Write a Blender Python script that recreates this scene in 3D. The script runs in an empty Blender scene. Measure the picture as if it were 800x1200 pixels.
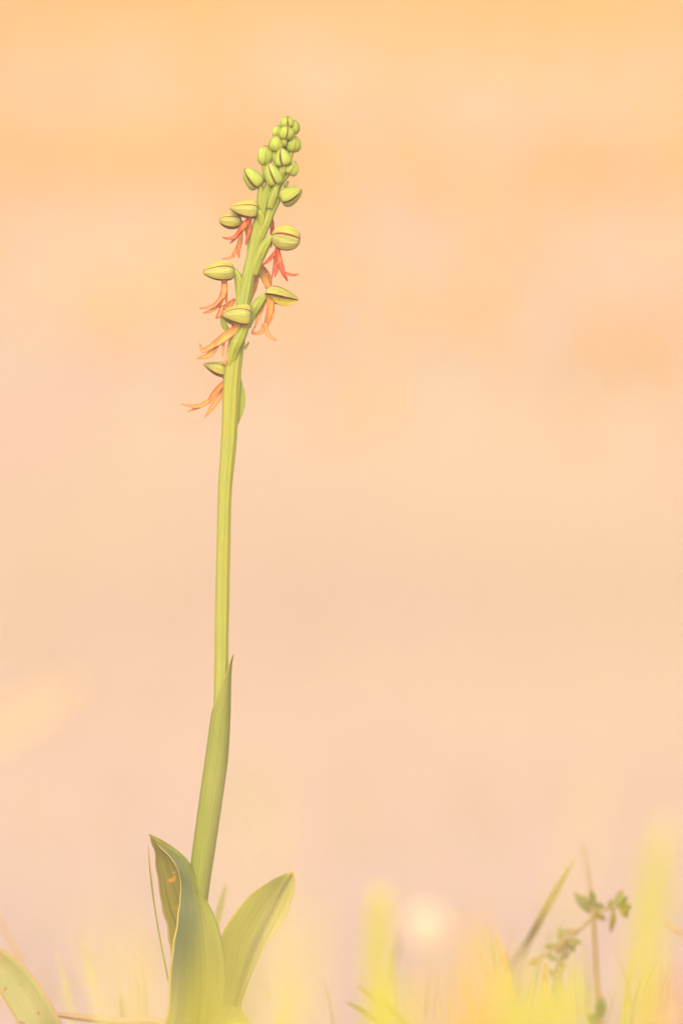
import bpy, math, random
from mathutils import Vector, Matrix, noise

# ------------------------------------------------------------------ scene, camera, light
SC = bpy.context.scene
C = SC.collection
random.seed(7)

D = 1.5            # metres from the lens to the plant
S = 0.25e-3        # one photograph pixel at the plant, in metres
ZC = 0.17          # lens height above the ground


def P(px, py, Y=0.0):
    s = (D + Y) / D
    return Vector(((px - 400) * S * s, Y, ZC + (600 - py) * S * s))


cam = bpy.data.cameras.new('camera')
cam.sensor_fit = 'VERTICAL'
cam.sensor_height = 36.0
cam.sensor_width = 24.0
cam.lens = 180.0
cam.clip_start = 0.01
cam.clip_end = 2000.0
cam.dof.use_dof = True
cam.dof.focus_distance = D
cam.dof.aperture_fstop = 4.5
camo = bpy.data.objects.new('camera', cam)
camo.location = (0, -D, ZC)
camo.rotation_euler = (math.radians(90), 0, 0)
C.objects.link(camo)
SC.camera = camo

SUN_EL, SUN_AZ = 27.0, 192.0       # soft high sun, to the left and a little behind the camera
world = bpy.data.worlds.new('World')
SC.world = world
world.use_nodes = True
wn = world.node_tree.nodes
wl = world.node_tree.links
bg = wn['Background']
sky = wn.new('ShaderNodeTexSky')
sky.sky_type = 'NISHITA'
sky.sun_disc = False
sky.sun_elevation = math.radians(SUN_EL)
sky.sun_rotation = math.radians(SUN_AZ)
sky.dust_density = 8.0
sky.ozone_density = 0.4
wl.new(sky.outputs[0], bg.inputs[0])
bg.inputs[1].default_value = 0.10

sun = bpy.data.lights.new('sun', 'SUN')
sun.energy = 1.5
sun.angle = math.radians(110)
sun.color = (1.0, 0.90, 0.76)
suno = bpy.data.objects.new('sun', sun)
_el, _az = math.radians(SUN_EL), math.radians(SUN_AZ)
_dir = Vector((math.sin(_az) * math.cos(_el), math.cos(_az) * math.cos(_el), math.sin(_el)))
suno.rotation_euler = _dir.to_track_quat('Z', 'Y').to_euler()
suno.location = (-1, -1, 3)
C.objects.link(suno)

SC.view_settings.view_transform = 'Standard'
SC.view_settings.look = 'None'
SC.view_settings.gamma = 1.0
SC.view_settings.use_curve_mapping = False
SC.view_settings.exposure = 1.86
SC.cycles.use_denoising = True
SC.cycles.max_bounces = 8
SC.cycles.transmission_bounces = 6


# ------------------------------------------------------------------ materials
def lin(r, g, b):
    def f(c):
        c /= 255.0
        return c / 12.92 if c <= 0.04045 else ((c + 0.055) / 1.055) ** 2.4
    return (f(r), f(g), f(b), 1.0)


def mat(name, base, alt=None, alt_scale=60.0, trans=0.25, rough=0.55, streak=None, streak_k=14.0,
        margin=None, margin_w=0.12, rib=None, rib_w=0.06, tip=None, tip_at=0.8, root=None, root_at=0.3,
        spots=None, spot_scale=300.0, spot_lim=0.68, bump=0.25, spec=0.3, across=None, blots=(), tone=(1.0, 1.0, 1.0), streak_f=0.85):
    """plant skin; u runs across (-1..1 on blades), v along; colours are mostly pigment, the folded leaf also carries painted light"""
    m = bpy.data.materials.new(name)
    m.use_nodes = True
    nt = m.node_tree
    n, l = nt.nodes, nt.links
    n.clear()
    out = n.new('ShaderNodeOutputMaterial')
    at = n.new('ShaderNodeAttribute')
    at.attribute_name = 'uvv'
    sep = n.new('ShaderNodeSeparateXYZ')
    l.new(at.outputs['Vector'], sep.inputs[0])
    tc = n.new('ShaderNodeTexCoord')

    def rgb(c):
        k = n.new('ShaderNodeRGB')
        k.outputs[0].default_value = tuple(min(x * y, 0.9) for x, y in zip(c, tone)) + (1.0,)
        return k.outputs[0]

    def mix(fac, a, b):
        k = n.new('ShaderNodeMix')
        k.data_type = 'RGBA'
        l.new(fac, k.inputs[0])
        l.new(a, k.inputs[6])
        l.new(b, k.inputs[7])
        return k.outputs[2]

    def mrange(x, a, b, c=0.0, d=1.0):
        k = n.new('ShaderNodeMapRange')
        k.interpolation_type = 'SMOOTHSTEP'
        l.new(x, k.inputs[0])
        for i, q in enumerate((a, b, c, d)):
            k.inputs[i + 1].default_value = q
        return k.outputs[0]

    def absu():
        k = n.new('ShaderNodeMath')
        k.operation = 'ABSOLUTE'
        l.new(sep.outputs[0], k.inputs[0])
        return k.outputs[0]

    col = rgb(base)
    if alt:
        nz = n.new('ShaderNodeTexNoise')
        nz.inputs['Scale'].default_value = alt_scale
        nz.inputs['Detail'].default_value = 3
        l.new(tc.outputs['Object'], nz.inputs['Vector'])
        col = mix(mrange(nz.outputs[0], 0.38, 0.62), col, rgb(alt))
    if root:
        col = mix(mrange(sep.outputs[1], 0.0, root_at, 1, 0), col, rgb(root))
    if across:
        cr = n.new('ShaderNodeValToRGB')
        uu = mrange(sep.outputs[0], -1.0, 1.0)
        uu.node.interpolation_type = 'LINEAR'
        l.new(uu, cr.inputs[0])
        el = cr.color_ramp.elements
        while len(el) < len(across):
            el.new(0.5)
        for e, (p_, c_) in zip(el, across):
            e.position = (p_ + 1) / 2
            e.color = tuple(min(x * y, 0.9) for x, y in zip(c_, tone)) + (1.0,)
        if root:
            col = mix(mrange(sep.outputs[1], 0.0, root_at, 1, 0), cr.outputs[0], rgb(root))
        else:
            col = cr.outputs[0]
    # long veins
    mp = n.new('ShaderNodeMapping')
    mp.inputs['Scale'].default_value = (streak_k, 2.2, 1)
    l.new(at.outputs['Vector'], mp.inputs[0])
    vz = n.new('ShaderNodeTexNoise')
    vz.inputs['Scale'].default_value = 1.0
    vz.inputs['Detail'].default_value = 3
    l.new(mp.outputs[0], vz.inputs['Vector'])
    if streak:
        col = mix(mrange(vz.outputs[0], 0.42, 0.66, 0, streak_f), col, rgb(streak))
    if tip:
        col = mix(mrange(sep.outputs[1], tip_at, 1.0), col, rgb(tip))
    if rib:
        col = mix(mrange(absu(), 0.0, rib_w, 0.8, 0), col, rgb(rib))
    if spots:
        sz = n.new('ShaderNodeTexNoise')
        sz.inputs['Scale'].default_value = spot_scale
        sz.inputs['Detail'].default_value = 1.5
        l.new(tc.outputs['Object'], sz.inputs['Vector'])
        col = mix(mrange(sz.outputs[0], spot_lim, spot_lim + 0.05), col, rgb(spots))
    for bu, bv, ru, rv, bc in blots:
        d = n.new('ShaderNodeVectorMath')
        d.operation = 'SUBTRACT'
        l.new(at.outputs['Vector'], d.inputs[0])
        d.inputs[1].default_value = (bu, bv, 0)
        e = n.new('ShaderNodeVectorMath')
        e.operation = 'DIVIDE'
        l.new(d.outputs[0], e.inputs[0])
        e.inputs[1].default_value = (ru, rv, 1)
        f = n.new('ShaderNodeVectorMath')
        f.operation = 'LENGTH'
        l.new(e.outputs[0], f.inputs[0])
        col = mix(mrange(f.outputs['Value'], 0.6, 1.1, 0.9, 0.0), col, rgb(bc))
    if margin:
        col = mix(mrange(absu(), 1.0 - margin_w, 1.0 - margin_w * 0.6), col, rgb(margin))
    bs = n.new('ShaderNodeBsdfPrincipled')
    bs.inputs['Roughness'].default_value = rough
    bs.inputs['Specular IOR Level'].default_value = spec
    l.new(col, bs.inputs['Base Color'])
    if bump:
        bp = n.new('ShaderNodeBump')
        bp.inputs['Strength'].default_value = bump
        bp.inputs['Distance'].default_value = 0.0004
        l.new(vz.outputs[0], bp.inputs['Height'])
        l.new(bp.outputs[0], bs.inputs['Normal'])
    if trans > 0:
        tr = n.new('ShaderNodeBsdfTranslucent')
        l.new(col, tr.inputs[0])
        mx = n.new('ShaderNodeMixShader')
        mx.inputs[0].default_value = trans
        l.new(bs.outputs[0], mx.inputs[1])
        l.new(tr.outputs[0], mx.inputs[2])
        l.new(mx.outputs[0], out.inputs[0])
    else:
        l.new(bs.outputs[0], out.inputs[0])
    return m


M = {}
M['stem'] = mat('stem', (0.30, 0.375, 0.055, 1), alt=(0.36, 0.38, 0.035, 1), alt_scale=22, streak=(0.235, 0.315, 0.095, 1), streak_k=18, trans=0.4, root=(0.24, 0.32, 0.07, 1), root_at=0.2, bump=0.5, spec=0.2, tone=(1.06, 0.97, 1.0), tip=(0.26, 0.36, 0.04, 1), tip_at=0.7)
M['ovary'] = mat('ovary', (0.30, 0.39, 0.045, 1), streak=(0.20, 0.29, 0.05, 1), streak_k=12, trans=0.4, bump=0.5, spec=0.2, tone=(1.15, 1.0, 1.1))
M['bud'] = mat('bud', (0.28, 0.36, 0.065, 1), alt=(0.33, 0.37, 0.05, 1), alt_scale=300, streak=(0.23, 0.30, 0.06, 1), streak_k=4, margin=(0.17, 0.02, 0.018, 1), margin_w=0.065, tip=(0.24, 0.07, 0.04, 1), tip_at=0.74, trans=0.4, rib=(0.25, 0.24, 0.06, 1), rib_w=0.04, spec=0.2, tone=(1.22, 1.2, 1.15))
M['sepal'] = mat('sepal', (0.29, 0.355, 0.095, 1), alt=(0.36, 0.38, 0.06, 1), alt_scale=140, streak=(0.225, 0.235, 0.075, 1), streak_k=6, margin=(0.17, 0.012, 0.014, 1), margin_w=0.17, tip=(0.5, 0.2, 0.09, 1), tip_at=0.8, trans=0.4, rib=(0.22, 0.1, 0.05, 1), rib_w=0.045, bump=0.8, spec=0.15, tone=(1.32, 1.24, 1.2), across=[(-1, (0.31, 0.36, 0.11, 1)), (-0.2, (0.31, 0.36, 0.09, 1)), (0.3, (0.34, 0.36, 0.06, 1)), (1, (0.37, 0.36, 0.07, 1))])
M['lip_red'] = mat('lip_red', (0.48, 0.075, 0.02, 1), alt=(0.60, 0.20, 0.05, 1), alt_scale=400, margin=(0.40, 0.03, 0.02, 1), margin_w=0.4, tip=(0.44, 0.04, 0.025, 1), tip_at=0.6, trans=0.4)
M['lip_orange'] = mat('lip_orange', (0.58, 0.23, 0.07, 1), alt=(0.62, 0.30, 0.08, 1), alt_scale=250, margin=(0.46, 0.06, 0.03, 1), margin_w=0.35, tip=(0.50, 0.12, 0.05, 1), tip_at=0.6, trans=0.4)
M['lip_yellow'] = mat('lip_yellow', (0.62, 0.32, 0.08, 1), alt=(0.60, 0.36, 0.075, 1), alt_scale=250, margin=(0.56, 0.12, 0.06, 1), margin_w=0.3, tip=(0.58, 0.19, 0.08, 1), tip_at=0.7, trans=0.4)
M['lip_amber'] = mat('lip_amber', (0.60, 0.29, 0.05, 1), alt=(0.62, 0.25, 0.05, 1), alt_scale=250, margin=(0.54, 0.12, 0.05, 1), margin_w=0.35, trans=0.4)
M['sheath'] = mat('sheath', (0.21, 0.285, 0.060, 1), alt=(0.24, 0.30, 0.07, 1), alt_scale=50, streak=(0.29, 0.33, 0.11, 1), streak_k=16, margin=(0.34, 0.36, 0.10, 1), margin_w=0.08, tip=(0.34, 0.33, 0.06, 1), tip_at=0.93, trans=0.4, bump=0.6, root=(0.19, 0.28, 0.035, 1), root_at=0.75, spec=0.15, tone=(0.98, 0.86, 0.66), streak_f=0.7)
M['leaf_blue'] = mat('leaf_blue', (0.17, 0.2, 0.06, 1), across=[(-1, (0.25, 0.25, 0.045, 1)), (-0.3, (0.21, 0.215, 0.045, 1)), (0.0, (0.24, 0.31, 0.03, 1)), (0.38, (0.235, 0.30, 0.035, 1)), (0.66, (0.125, 0.175, 0.08, 1)), (1, (0.095, 0.135, 0.08, 1))],  # yellower keel side and base paint in light through the leaf and veil
                 streak=(0.105, 0.155, 0.06, 1), streak_k=22, margin=(0.42, 0.40, 0.13, 1), margin_w=0.035, tip=(0.25, 0.26, 0.06, 1), tip_at=0.80, bump=0.6,
                 root=(0.33, 0.37, 0.015, 1), root_at=0.42, trans=0.4, rough=0.5, blots=[(-0.68, 0.70, 0.12, 0.012, (0.55, 0.30, 0.05, 1)), (-0.58, 0.712, 0.05, 0.010, (0.50, 0.30, 0.06, 1)), (-0.58, 0.733, 0.05, 0.007, (0.40, 0.38, 0.12, 1)), (-0.55, 0.62, 0.10, 0.009, (0.30, 0.28, 0.06, 1)), (-0.72, 0.57, 0.07, 0.012, (0.30, 0.28, 0.06, 1)), (-0.6, 0.50, 0.12, 0.012, (0.28, 0.26, 0.05, 1))], spec=0.15, tone=(0.94, 0.82, 0.62), streak_f=0.7)
M['leaf_green'] = mat('leaf_green', (0.27, 0.31, 0.035, 1), across=[(-1, (0.27, 0.35, 0.018, 1)), (-0.3, (0.245, 0.325, 0.02, 1)), (-0.26, (0.235, 0.31, 0.02, 1)), (-0.10, (0.085, 0.125, 0.025, 1)), (0.10, (0.10, 0.14, 0.035, 1)), (0.30, (0.32, 0.37, 0.10, 1)), (1, (0.44, 0.46, 0.20, 1))],  # ramp runs paler beyond the midrib
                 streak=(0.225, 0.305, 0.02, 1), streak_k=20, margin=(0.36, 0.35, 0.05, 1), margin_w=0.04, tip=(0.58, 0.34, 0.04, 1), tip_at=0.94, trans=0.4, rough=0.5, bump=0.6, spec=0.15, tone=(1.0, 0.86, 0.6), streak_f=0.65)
M['leaf_spotted'] = mat('leaf_spotted', (0.36, 0.38, 0.09, 1), alt=(0.40, 0.40, 0.11, 1), alt_scale=60, streak=(0.34, 0.37, 0.09, 1), spots=(0.36, 0.20, 0.06, 1), spot_scale=380, spot_lim=0.66, margin=(0.52, 0.35, 0.09, 1), margin_w=0.10, tip=(0.52, 0.28, 0.07, 1), tip_at=0.7, trans=0.4, tone=(0.74, 0.7, 0.95))
M['grass_green'] = mat('grass_green', (0.24, 0.30, 0.05, 1), alt=(0.29, 0.31, 0.05, 1), alt_scale=70, streak=(0.20, 0.26, 0.05, 1), streak_k=6, tip=(0.42, 0.28, 0.07, 1), tip_at=0.93, trans=0.4, tone=(1.08, 0.9, 1.0))
M['grass_bright'] = mat('grass_bright', (0.46, 0.52, 0.03, 1), alt=(0.50, 0.52, 0.05, 1), alt_scale=60, streak=(0.40, 0.48, 0.03, 1), streak_k=6, trans=0.5, tip=(0.48, 0.50, 0.09, 1), tip_at=0.9, tone=(1.05, 0.94, 1.6))
M['grass_amber'] = mat('grass_amber', (0.52, 0.42, 0.12, 1), alt=(0.54, 0.40, 0.13, 1), alt_scale=60, streak=(0.52, 0.42, 0.08, 1), streak_k=6, trans=0.5, tip=(0.54, 0.36, 0.10, 1), tip_at=0.85)
M['grass_pale'] = mat('grass_pale', (0.52, 0.48, 0.25, 1), alt=(0.54, 0.47, 0.23, 1), alt_scale=50, streak=(0.48, 0.45, 0.22, 1), streak_k=6, trans=0.5)
M['straw'] = mat('straw', (0.38, 0.25, 0.12, 1), alt=(0.42, 0.29, 0.14, 1), alt_scale=90, streak=(0.30, 0.19, 0.08, 1), streak_k=5, trans=0.3)
M['stalk_dark'] = mat('stalk_dark', (0.14, 0.16, 0.03, 1), alt=(0.18, 0.18, 0.03, 1), alt_scale=90, tip=(0.22, 0.19, 0.05, 1), tip_at=0.8, trans=0.1)
M['herb_stem'] = mat('herb_stem', (0.34, 0.22, 0.10, 1), alt=(0.32, 0.24, 0.09, 1), alt_scale=120, streak=(0.28, 0.17, 0.08, 1), trans=0.3)
M['herb_leaf'] = mat('herb_leaf', (0.12, 0.19, 0.012, 1), alt=(0.27, 0.27, 0.02, 1), alt_scale=150, tip=(0.36, 0.23, 0.05, 1), tip_at=0.7, trans=0.4, tone=(1.1, 0.95, 1.0))
M['herb_gold'] = mat('herb_gold', (0.38, 0.22, 0.02, 1), alt=(0.33, 0.21, 0.03, 1), alt_scale=150, trans=0.35)
M['petal_white'] = mat('petal_white', (0.78, 0.68, 0.54, 1), trans=0.3, bump=0.1, tone=(0.9, 0.82, 0.73))
M['dry_grass'] = mat('dry_grass', (0.57, 0.290, 0.012, 1), alt=(0.57, 0.295, 0.022, 1), alt_scale=3, trans=0.45, bump=0)
M['turf'] = mat('turf', (0.38, 0.34, 0.16, 1), alt=(0.40, 0.33, 0.19, 1), alt_scale=6, trans=0.45, bump=0)
M['bud_small'] = mat('bud_small', (0.28, 0.37, 0.05, 1), alt=(0.32, 0.38, 0.04, 1), alt_scale=300, streak=(0.23, 0.31, 0.05, 1), streak_k=4, margin=(0.22, 0.13, 0.05, 1), margin_w=0.08, tip=(0.24, 0.07, 0.04, 1), tip_at=0.66, trans=0.4, rib=(0.25, 0.29, 0.05, 1), rib_w=0.04, spec=0.2, tone=(1.2, 1.2, 1.1))
M['grass_cream'] = mat('grass_cream', (0.56, 0.43, 0.30, 1), alt=(0.58, 0.44, 0.32, 1), alt_scale=50, streak=(0.52, 0.40, 0.27, 1), streak_k=6, trans=0.5)
M['grass_olive'] = mat('grass_olive', (0.38, 0.34, 0.07, 1), alt=(0.42, 0.36, 0.08, 1), alt_scale=70, streak=(0.32, 0.29, 0.06, 1), streak_k=6, trans=0.45)
M['petal_yellow'] = mat('petal_yellow', (0.46, 0.40, 0.03, 1), alt=(0.52, 0.40, 0.05, 1), alt_scale=300, margin=(0.45, 0.20, 0.05, 1), margin_w=0.2, trans=0.5)
M['grass_lime'] = mat('grass_lime', (0.42, 0.43, 0.06, 1), alt=(0.46, 0.43, 0.09, 1), alt_scale=60, streak=(0.37, 0.40, 0.05, 1), streak_k=6, trans=0.5, tip=(0.50, 0.52, 0.12, 1), tip_at=0.9, tone=(1.12, 1.08, 1.0))
M['grass_vivid'] = mat('grass_vivid', (0.44, 0.42, 0.008, 1), alt=(0.48, 0.42, 0.01, 1), alt_scale=60, streak=(0.38, 0.39, 0.008, 1), streak_k=6, trans=0.5)
M['grass_moss'] = mat('grass_moss', (0.31, 0.32, 0.006, 1), alt=(0.34, 0.32, 0.01, 1), alt_scale=60, streak=(0.27, 0.30, 0.006, 1), streak_k=6, trans=0.5)


def ground_mat():
    m = bpy.data.materials.new('dry_soil')
    m.use_nodes = True
    n, l = m.node_tree.nodes, m.node_tree.links
    bs = n['Principled BSDF']
    bs.inputs['Roughness'].default_value = 0.9
    bs.inputs['Specular IOR Level'].default_value = 0.1
    tc = n.new('ShaderNodeTexCoord')

    def nz(scale, detail, vec=None, stretch=None):
        k = n.new('ShaderNodeTexNoise')
        k.inputs['Scale'].default_value = scale
        k.inputs['Detail'].default_value = detail
        if stretch:
            mp = n.new('ShaderNodeMapping')
            mp.inputs['Scale'].default_value = stretch
            l.new(tc.outputs['Object'], mp.inputs[0])
            l.new(mp.outputs[0], k.inputs['Vector'])
        else:
            l.new(tc.outputs['Object'], k.inputs['Vector'])
        return k.outputs[0]

    def mr(x, a, b, d=1.0):
        k = n.new('ShaderNodeMapRange')
        k.interpolation_type = 'SMOOTHSTEP'
        l.new(x, k.inputs[0])
        k.inputs[1].default_value = a
        k.inputs[2].default_value = b
        k.inputs[4].default_value = d
        return k.outputs[0]

    def mix(f, a, b):
        k = n.new('ShaderNodeMix')
        k.data_type = 'RGBA'
        l.new(f, k.inputs[0])
        if isinstance(a, tuple):
            k.inputs[6].default_value = a
        else:
            l.new(a, k.inputs[6])
        k.inputs[7].default_value = b
        return k.outputs[2]
    c = mix(mr(nz(1.6, 2, stretch=(1.5, 0.45, 1)), 0.35, 0.65), (0.306, 0.219, 0.172, 1), (0.314, 0.229, 0.156, 1))
    c = mix(mr(nz(2.6, 2, stretch=(1.8, 0.5, 0.5)), 0.50, 0.72, 0.4), c, (0.316, 0.202, 0.170, 1))
    c = mix(mr(nz(40, 5), 0.55, 0.75, 0.6), c, (0.275, 0.192, 0.148, 1))
    sx = n.new('ShaderNodeSeparateXYZ')      # level ground coloured paler to make up for its weaker light
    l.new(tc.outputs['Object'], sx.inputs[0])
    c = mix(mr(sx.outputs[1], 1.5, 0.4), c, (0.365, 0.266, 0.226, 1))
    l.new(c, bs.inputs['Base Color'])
    bp = n.new('ShaderNodeBump')
    bp.inputs['Strength'].default_value = 0.5
    bp.inputs['Distance'].default_value = 0.01
    l.new(nz(70, 6), bp.inputs['Height'])
    l.new(bp.outputs[0], bs.inputs['Normal'])
    return m


# ------------------------------------------------------------------ mesh helpers
class MB:
    def __init__(s):
        s.v, s.f, s.uv = [], [], []

    def build(s, name, material, parent=None, loc=None):
        me = bpy.data.meshes.new(name)
        o0 = Vector(loc) if loc is not None else Vector((0, 0, 0))
        me.from_pydata([tuple(p - o0) for p in s.v], [], s.f)
        a = me.attributes.new('uvv', 'FLOAT_VECTOR', 'POINT')
        flat = []
        for u, v in s.uv:
            flat += [u, v, 0.0]
        a.data.foreach_set('vector', flat)
        me.polygons.foreach_set('use_smooth', [True] * len(me.polygons))
        me.materials.append(material)
        me.update()
        o = bpy.data.objects.new(name, me)
        C.objects.link(o)
        o.location = o0
        if parent is not None:
            o.parent = parent
            o.location = o0 - world_loc(parent)
        return o


def world_loc(o):
    w = Vector(o.location)
    while o.parent is not None:
        o = o.parent
        w += Vector(o.location)
    return w


def spline(pts, n):
    """n samples of a Catmull-Rom curve through pts (Vectors or floats)"""
    k = len(pts)
    if k == 1:
        return [pts[0]] * n
    out = []
    for i in range(n):
        t = i / (n - 1) * (k - 1)
        j = min(int(t), k - 2)
        f = t - j
        p0 = pts[j - 1] if j > 0 else pts[0] * 2 - pts[1]
        p1, p2 = pts[j], pts[j + 1]
        p3 = pts[j + 2] if j + 2 < k else pts[-1] * 2 - pts[-2]
        out.append(0.5 * ((2 * p1) + (p2 - p0) * f + (2 * p0 - 5 * p1 + 4 * p2 - p3) * f * f + (3 * p1 - p0 - 3 * p2 + p3) * f * f * f))
    return out


def tube(mb, pts, rad, n=24, sides=10, ribs=0, rib_h=0.0, twist=0.0, flat=1.0):
    path = spline(pts, n)
    r = spline([float(x) for x in rad], n)
    b = len(mb.v)
    up = Vector((0, -1, 0))
    for i, p in enumerate(path):
        t = (path[min(i + 1, n - 1)] - path[max(i - 1, 0)]).normalized()
        nn = (up - t * up.dot(t)).normalized()
        sd = t.cross(nn)
        for k in range(sides + 1):
            a = 2 * math.pi * k / sides
            q = max(r[i], 1e-5)
            if ribs:
                q *= 1 + rib_h * math.cos(ribs * a + twist * i / n)
            mb.v.append(p + nn * math.cos(a) * q * flat + sd * math.sin(a) * q)
            mb.uv.append((k / sides, i / (n - 1)))
    w = sides + 1
    for i in range(n - 1):
        for k in range(sides):
            x = b + i * w + k
            mb.f.append((x, x + 1, x + 1 + w, x + w))
    for row, e, flip in ((0, path[0], True), (n - 1, path[-1], False)):
        mb.v.append(e)
        mb.uv.append((0.5, row / (n - 1)))
        c = len(mb.v) - 1
        for k in range(sides):
            x = b + row * w + k
            mb.f.append((c, x + 1, x) if flip else (c, x, x + 1))


def sheet(mb, grid, thick, us=None):
    """closed thin solid from a grid of points [along][across]; thinner towards its margins"""
    nv, nu = len(grid), len(grid[0])
    b = len(mb.v)
    for side in (1, -1):
        for i in range(nv):
            for k in range(nu):
                du = grid[i][min(k + 1, nu - 1)] - grid[i][max(k - 1, 0)]
                dv = grid[min(i + 1, nv - 1)][k] - grid[max(i - 1, 0)][k]
                nrm = du.cross(dv)
                if nrm.length < 1e-14:
                    j = 1 if i < nv / 2 else nv - 2
                    kk = min(max(k, 1), nu - 2)
                    nrm = (grid[j][kk + 1] - grid[j][kk - 1]).cross(grid[min(j + 1, nv - 1)][kk] - grid[j - 1][kk])
                if nrm.length > 0:
                    nrm.normalize()
                u = us[k] if us else -1 + 2 * k / (nu - 1)
                e = 0.25 + 0.75 * math.sqrt(max(0.0, 1 - u * u))
                mb.v.append(grid[i][k] + nrm * (side * thick * 0.5 * e))
                mb.uv.append((u, i / (nv - 1)))
    q = nv * nu
    for i in range(nv - 1):
        for k in range(nu - 1):
            x = b + i * nu + k
            mb.f.append((x, x + 1, x + 1 + nu, x + nu))
            mb.f.append((x + q, x + q + nu, x + q + nu + 1, x + q + 1))
    for i in range(nv - 1):
        for k, fl in ((0, 0), (nu - 1, 1)):
            x = b + i * nu + k
            f = (x, x + nu, x + nu + q, x + q)
            mb.f.append(f if not fl else f[::-1])
    for k in range(nu - 1):
        for i, fl in ((0, 1), (nv - 1, 0)):
            x = b + i * nu + k
            f = (x, x + 1, x + 1 + q, x + q)
            mb.f.append(f[::-1] if fl else f)


def ribbon(mb, pts, widths, n=14, nu=5, facing=Vector((0, -1, 0)), fold=0.25, thick=0.0003, twist=0.0, roll=0.0, wave=0.0):
    """a blade along pts; its broad face turned to 'facing'"""
    path = spline(pts, n)
    w = spline([float(x) for x in widths], n)
    grid = []
    for i, p in enumerate(path):
        t = (path[min(i + 1, n - 1)] - path[max(i - 1, 0)]).normalized()
        nn = facing - t * facing.dot(t)
        nn.normalize()
        sd = t.cross(nn)
        a = roll + twist * i / (n - 1)
        sd, nn = sd * math.cos(a) + nn * math.sin(a), nn * math.cos(a) - sd * math.sin(a)
        ww = max(w[i], 1e-5) * 0.5
        row = []
        for k in range(nu):
            u = -1 + 2 * k / (nu - 1)
            row.append(p + sd * (u * ww) + nn * (fold * ww * (abs(u) ** 1.5)) + nn * (wave * ww * math.sin(i * 1.1 + 2 * u)))
        grid.append(row)
    sheet(mb, grid, thick)


def thing(name, label, cat, loc, group=None):
    o = bpy.data.objects.new(name, None)
    o.empty_display_size = 0.01
    C.objects.link(o)
    o.location = loc
    tag(o, label, cat, group)
    return o


def tag(o, label=None, cat=None, group=None, kind=None):
    if label:
        o['label'] = label
    if cat:
        o['category'] = cat
    if group:
        o['group'] = group
    if kind:
        o['kind'] = kind
    return o


# zoomed readings of the photograph, turned into its pixels
def z1(x, y): return (270 + x / 7.27, 120 + y / 7.27)
def z2(x, y): return (220 + x / 5.333, 180 + y / 5.333)
def z3(x, y): return (200 + x / 4.706, 290 + y / 4.706)
def z4(x, y): return (140 + x / 3.478, 940 + y / 3.478)
def pt(xy, d=0.0): return P(xy[0], xy[1], d * S)


# ------------------------------------------------------------------ the ground and the bank behind
def ground_z(x, y):
    def ss(a, b, t):
        t = min(max((t - a) / (b - a), 0), 1)
        return t * t * (3 - 2 * t)
    t = max(y - 0.7, 0.0)
    z = 0.22 * (t * t / (t + 0.35)) if t < 6 else 0.22 * (36 / 6.35) + 0.22 * 1.2 * (1 - math.exp(-(t - 6) / 1.2))
    z += 0.05 * ss(0.9, 2.0, y) * noise.noise(Vector((x * 1.3, y * 1.3, 0)))
    z += 0.015 * ss(0.3, 1.0, abs(y)) * noise.noise(Vector((x * 5, y * 5, 3)))
    return z


def make_ground():
    ys = [-40, -15, -6, -3, -2, -1.5] + [-1.2 + 0.12 * i for i in range(80)] + [8.6, 9, 9.7, 11, 13, 18, 28, 45, 80, 140, 260, 500]
    xs = [-400, -150, -60, -25, -12, -7, -4.5] + [-3 + 0.15 * i for i in range(41)] + [4.5, 7, 12, 25, 60, 150, 400]
    mb = MB()
    for y in ys:
        for x in xs:
            mb.v.append(Vector((x, y, ground_z(x, y))))
            mb.uv.append((0, 0))
    w = len(xs)
    for j in range(len(ys) - 1):
        for i in range(w - 1):
            a = j * w + i
            mb.f.append((a, a + 1, a + 1 + w, a + w))
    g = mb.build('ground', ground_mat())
    tag(g, 'pale peach dry soil rising to a bank behind the plants', kind='structure')


make_ground()


def stuff_blades(name, label, material, count, place, h0, h1, w0, w1, lean=0.5):
    mb = MB()
    for _ in range(count):
        x, y = place()
        z = ground_z(x, y) - 0.003
        h = random.uniform(h0, h1)
        w = random.uniform(w0, w1) * 0.5
        a = random.uniform(0, 6.283)
        sx, sy = math.cos(a) * w, math.sin(a) * w
        la, ll = random.uniform(0, 6.283), random.uniform(0, lean) * h
        b = len(mb.v)
        p = Vector((x, y, z))
        m_ = p + Vector((math.cos(la) * ll * 0.3, math.sin(la) * ll * 0.3, h * 0.55))
        t = p + Vector((math.cos(la) * ll, math.sin(la) * ll, h))
        mb.v += [p + Vector((-sx, -sy, 0)), p + Vector((sx, sy, 0)), m_ + Vector((-sx, -sy, 0)) * 0.8, m_ + Vector((sx, sy, 0)) * 0.8, t]
        mb.uv += [(-1, 0), (1, 0), (-1, .5), (1, .5), (0, 1)]
        mb.f += [(b, b + 1, b + 3, b + 2), (b + 2, b + 3, b + 4)]
    o = mb.build(name, material)
    tag(o, label, kind='stuff')
    return o


def place_bank():
    while True:
        x, y = random.uniform(-1.5, 1.5), random.uniform(1.9, 8.0)
        edge = 3.38 + 0.03 * noise.noise(Vector((x * 1.2, 0, 5))) + 0.15 * x
        if y > edge + 1.2 - 2.9 * random.random() ** 2:
            return x, y


stuff_blades('dry_grass', 'orange dry grass covering the top of the bank', M['dry_grass'], 30000, place_bank, 0.02, 0.05, 0.006, 0.014, 1.6)


def place_turf():
    while True:
        x, y = random.uniform(-0.6, 0.6), random.uniform(0.25, 1.6)
        if noise.noise(Vector((x * 4, y * 3, 1))) > -0.05:
            return x, y


stuff_blades('short_turf', 'sparse pale short grass on the soil behind the orchid', M['turf'], 400, place_turf, 0.012, 0.04, 0.0015, 0.003, 0.9)


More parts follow.
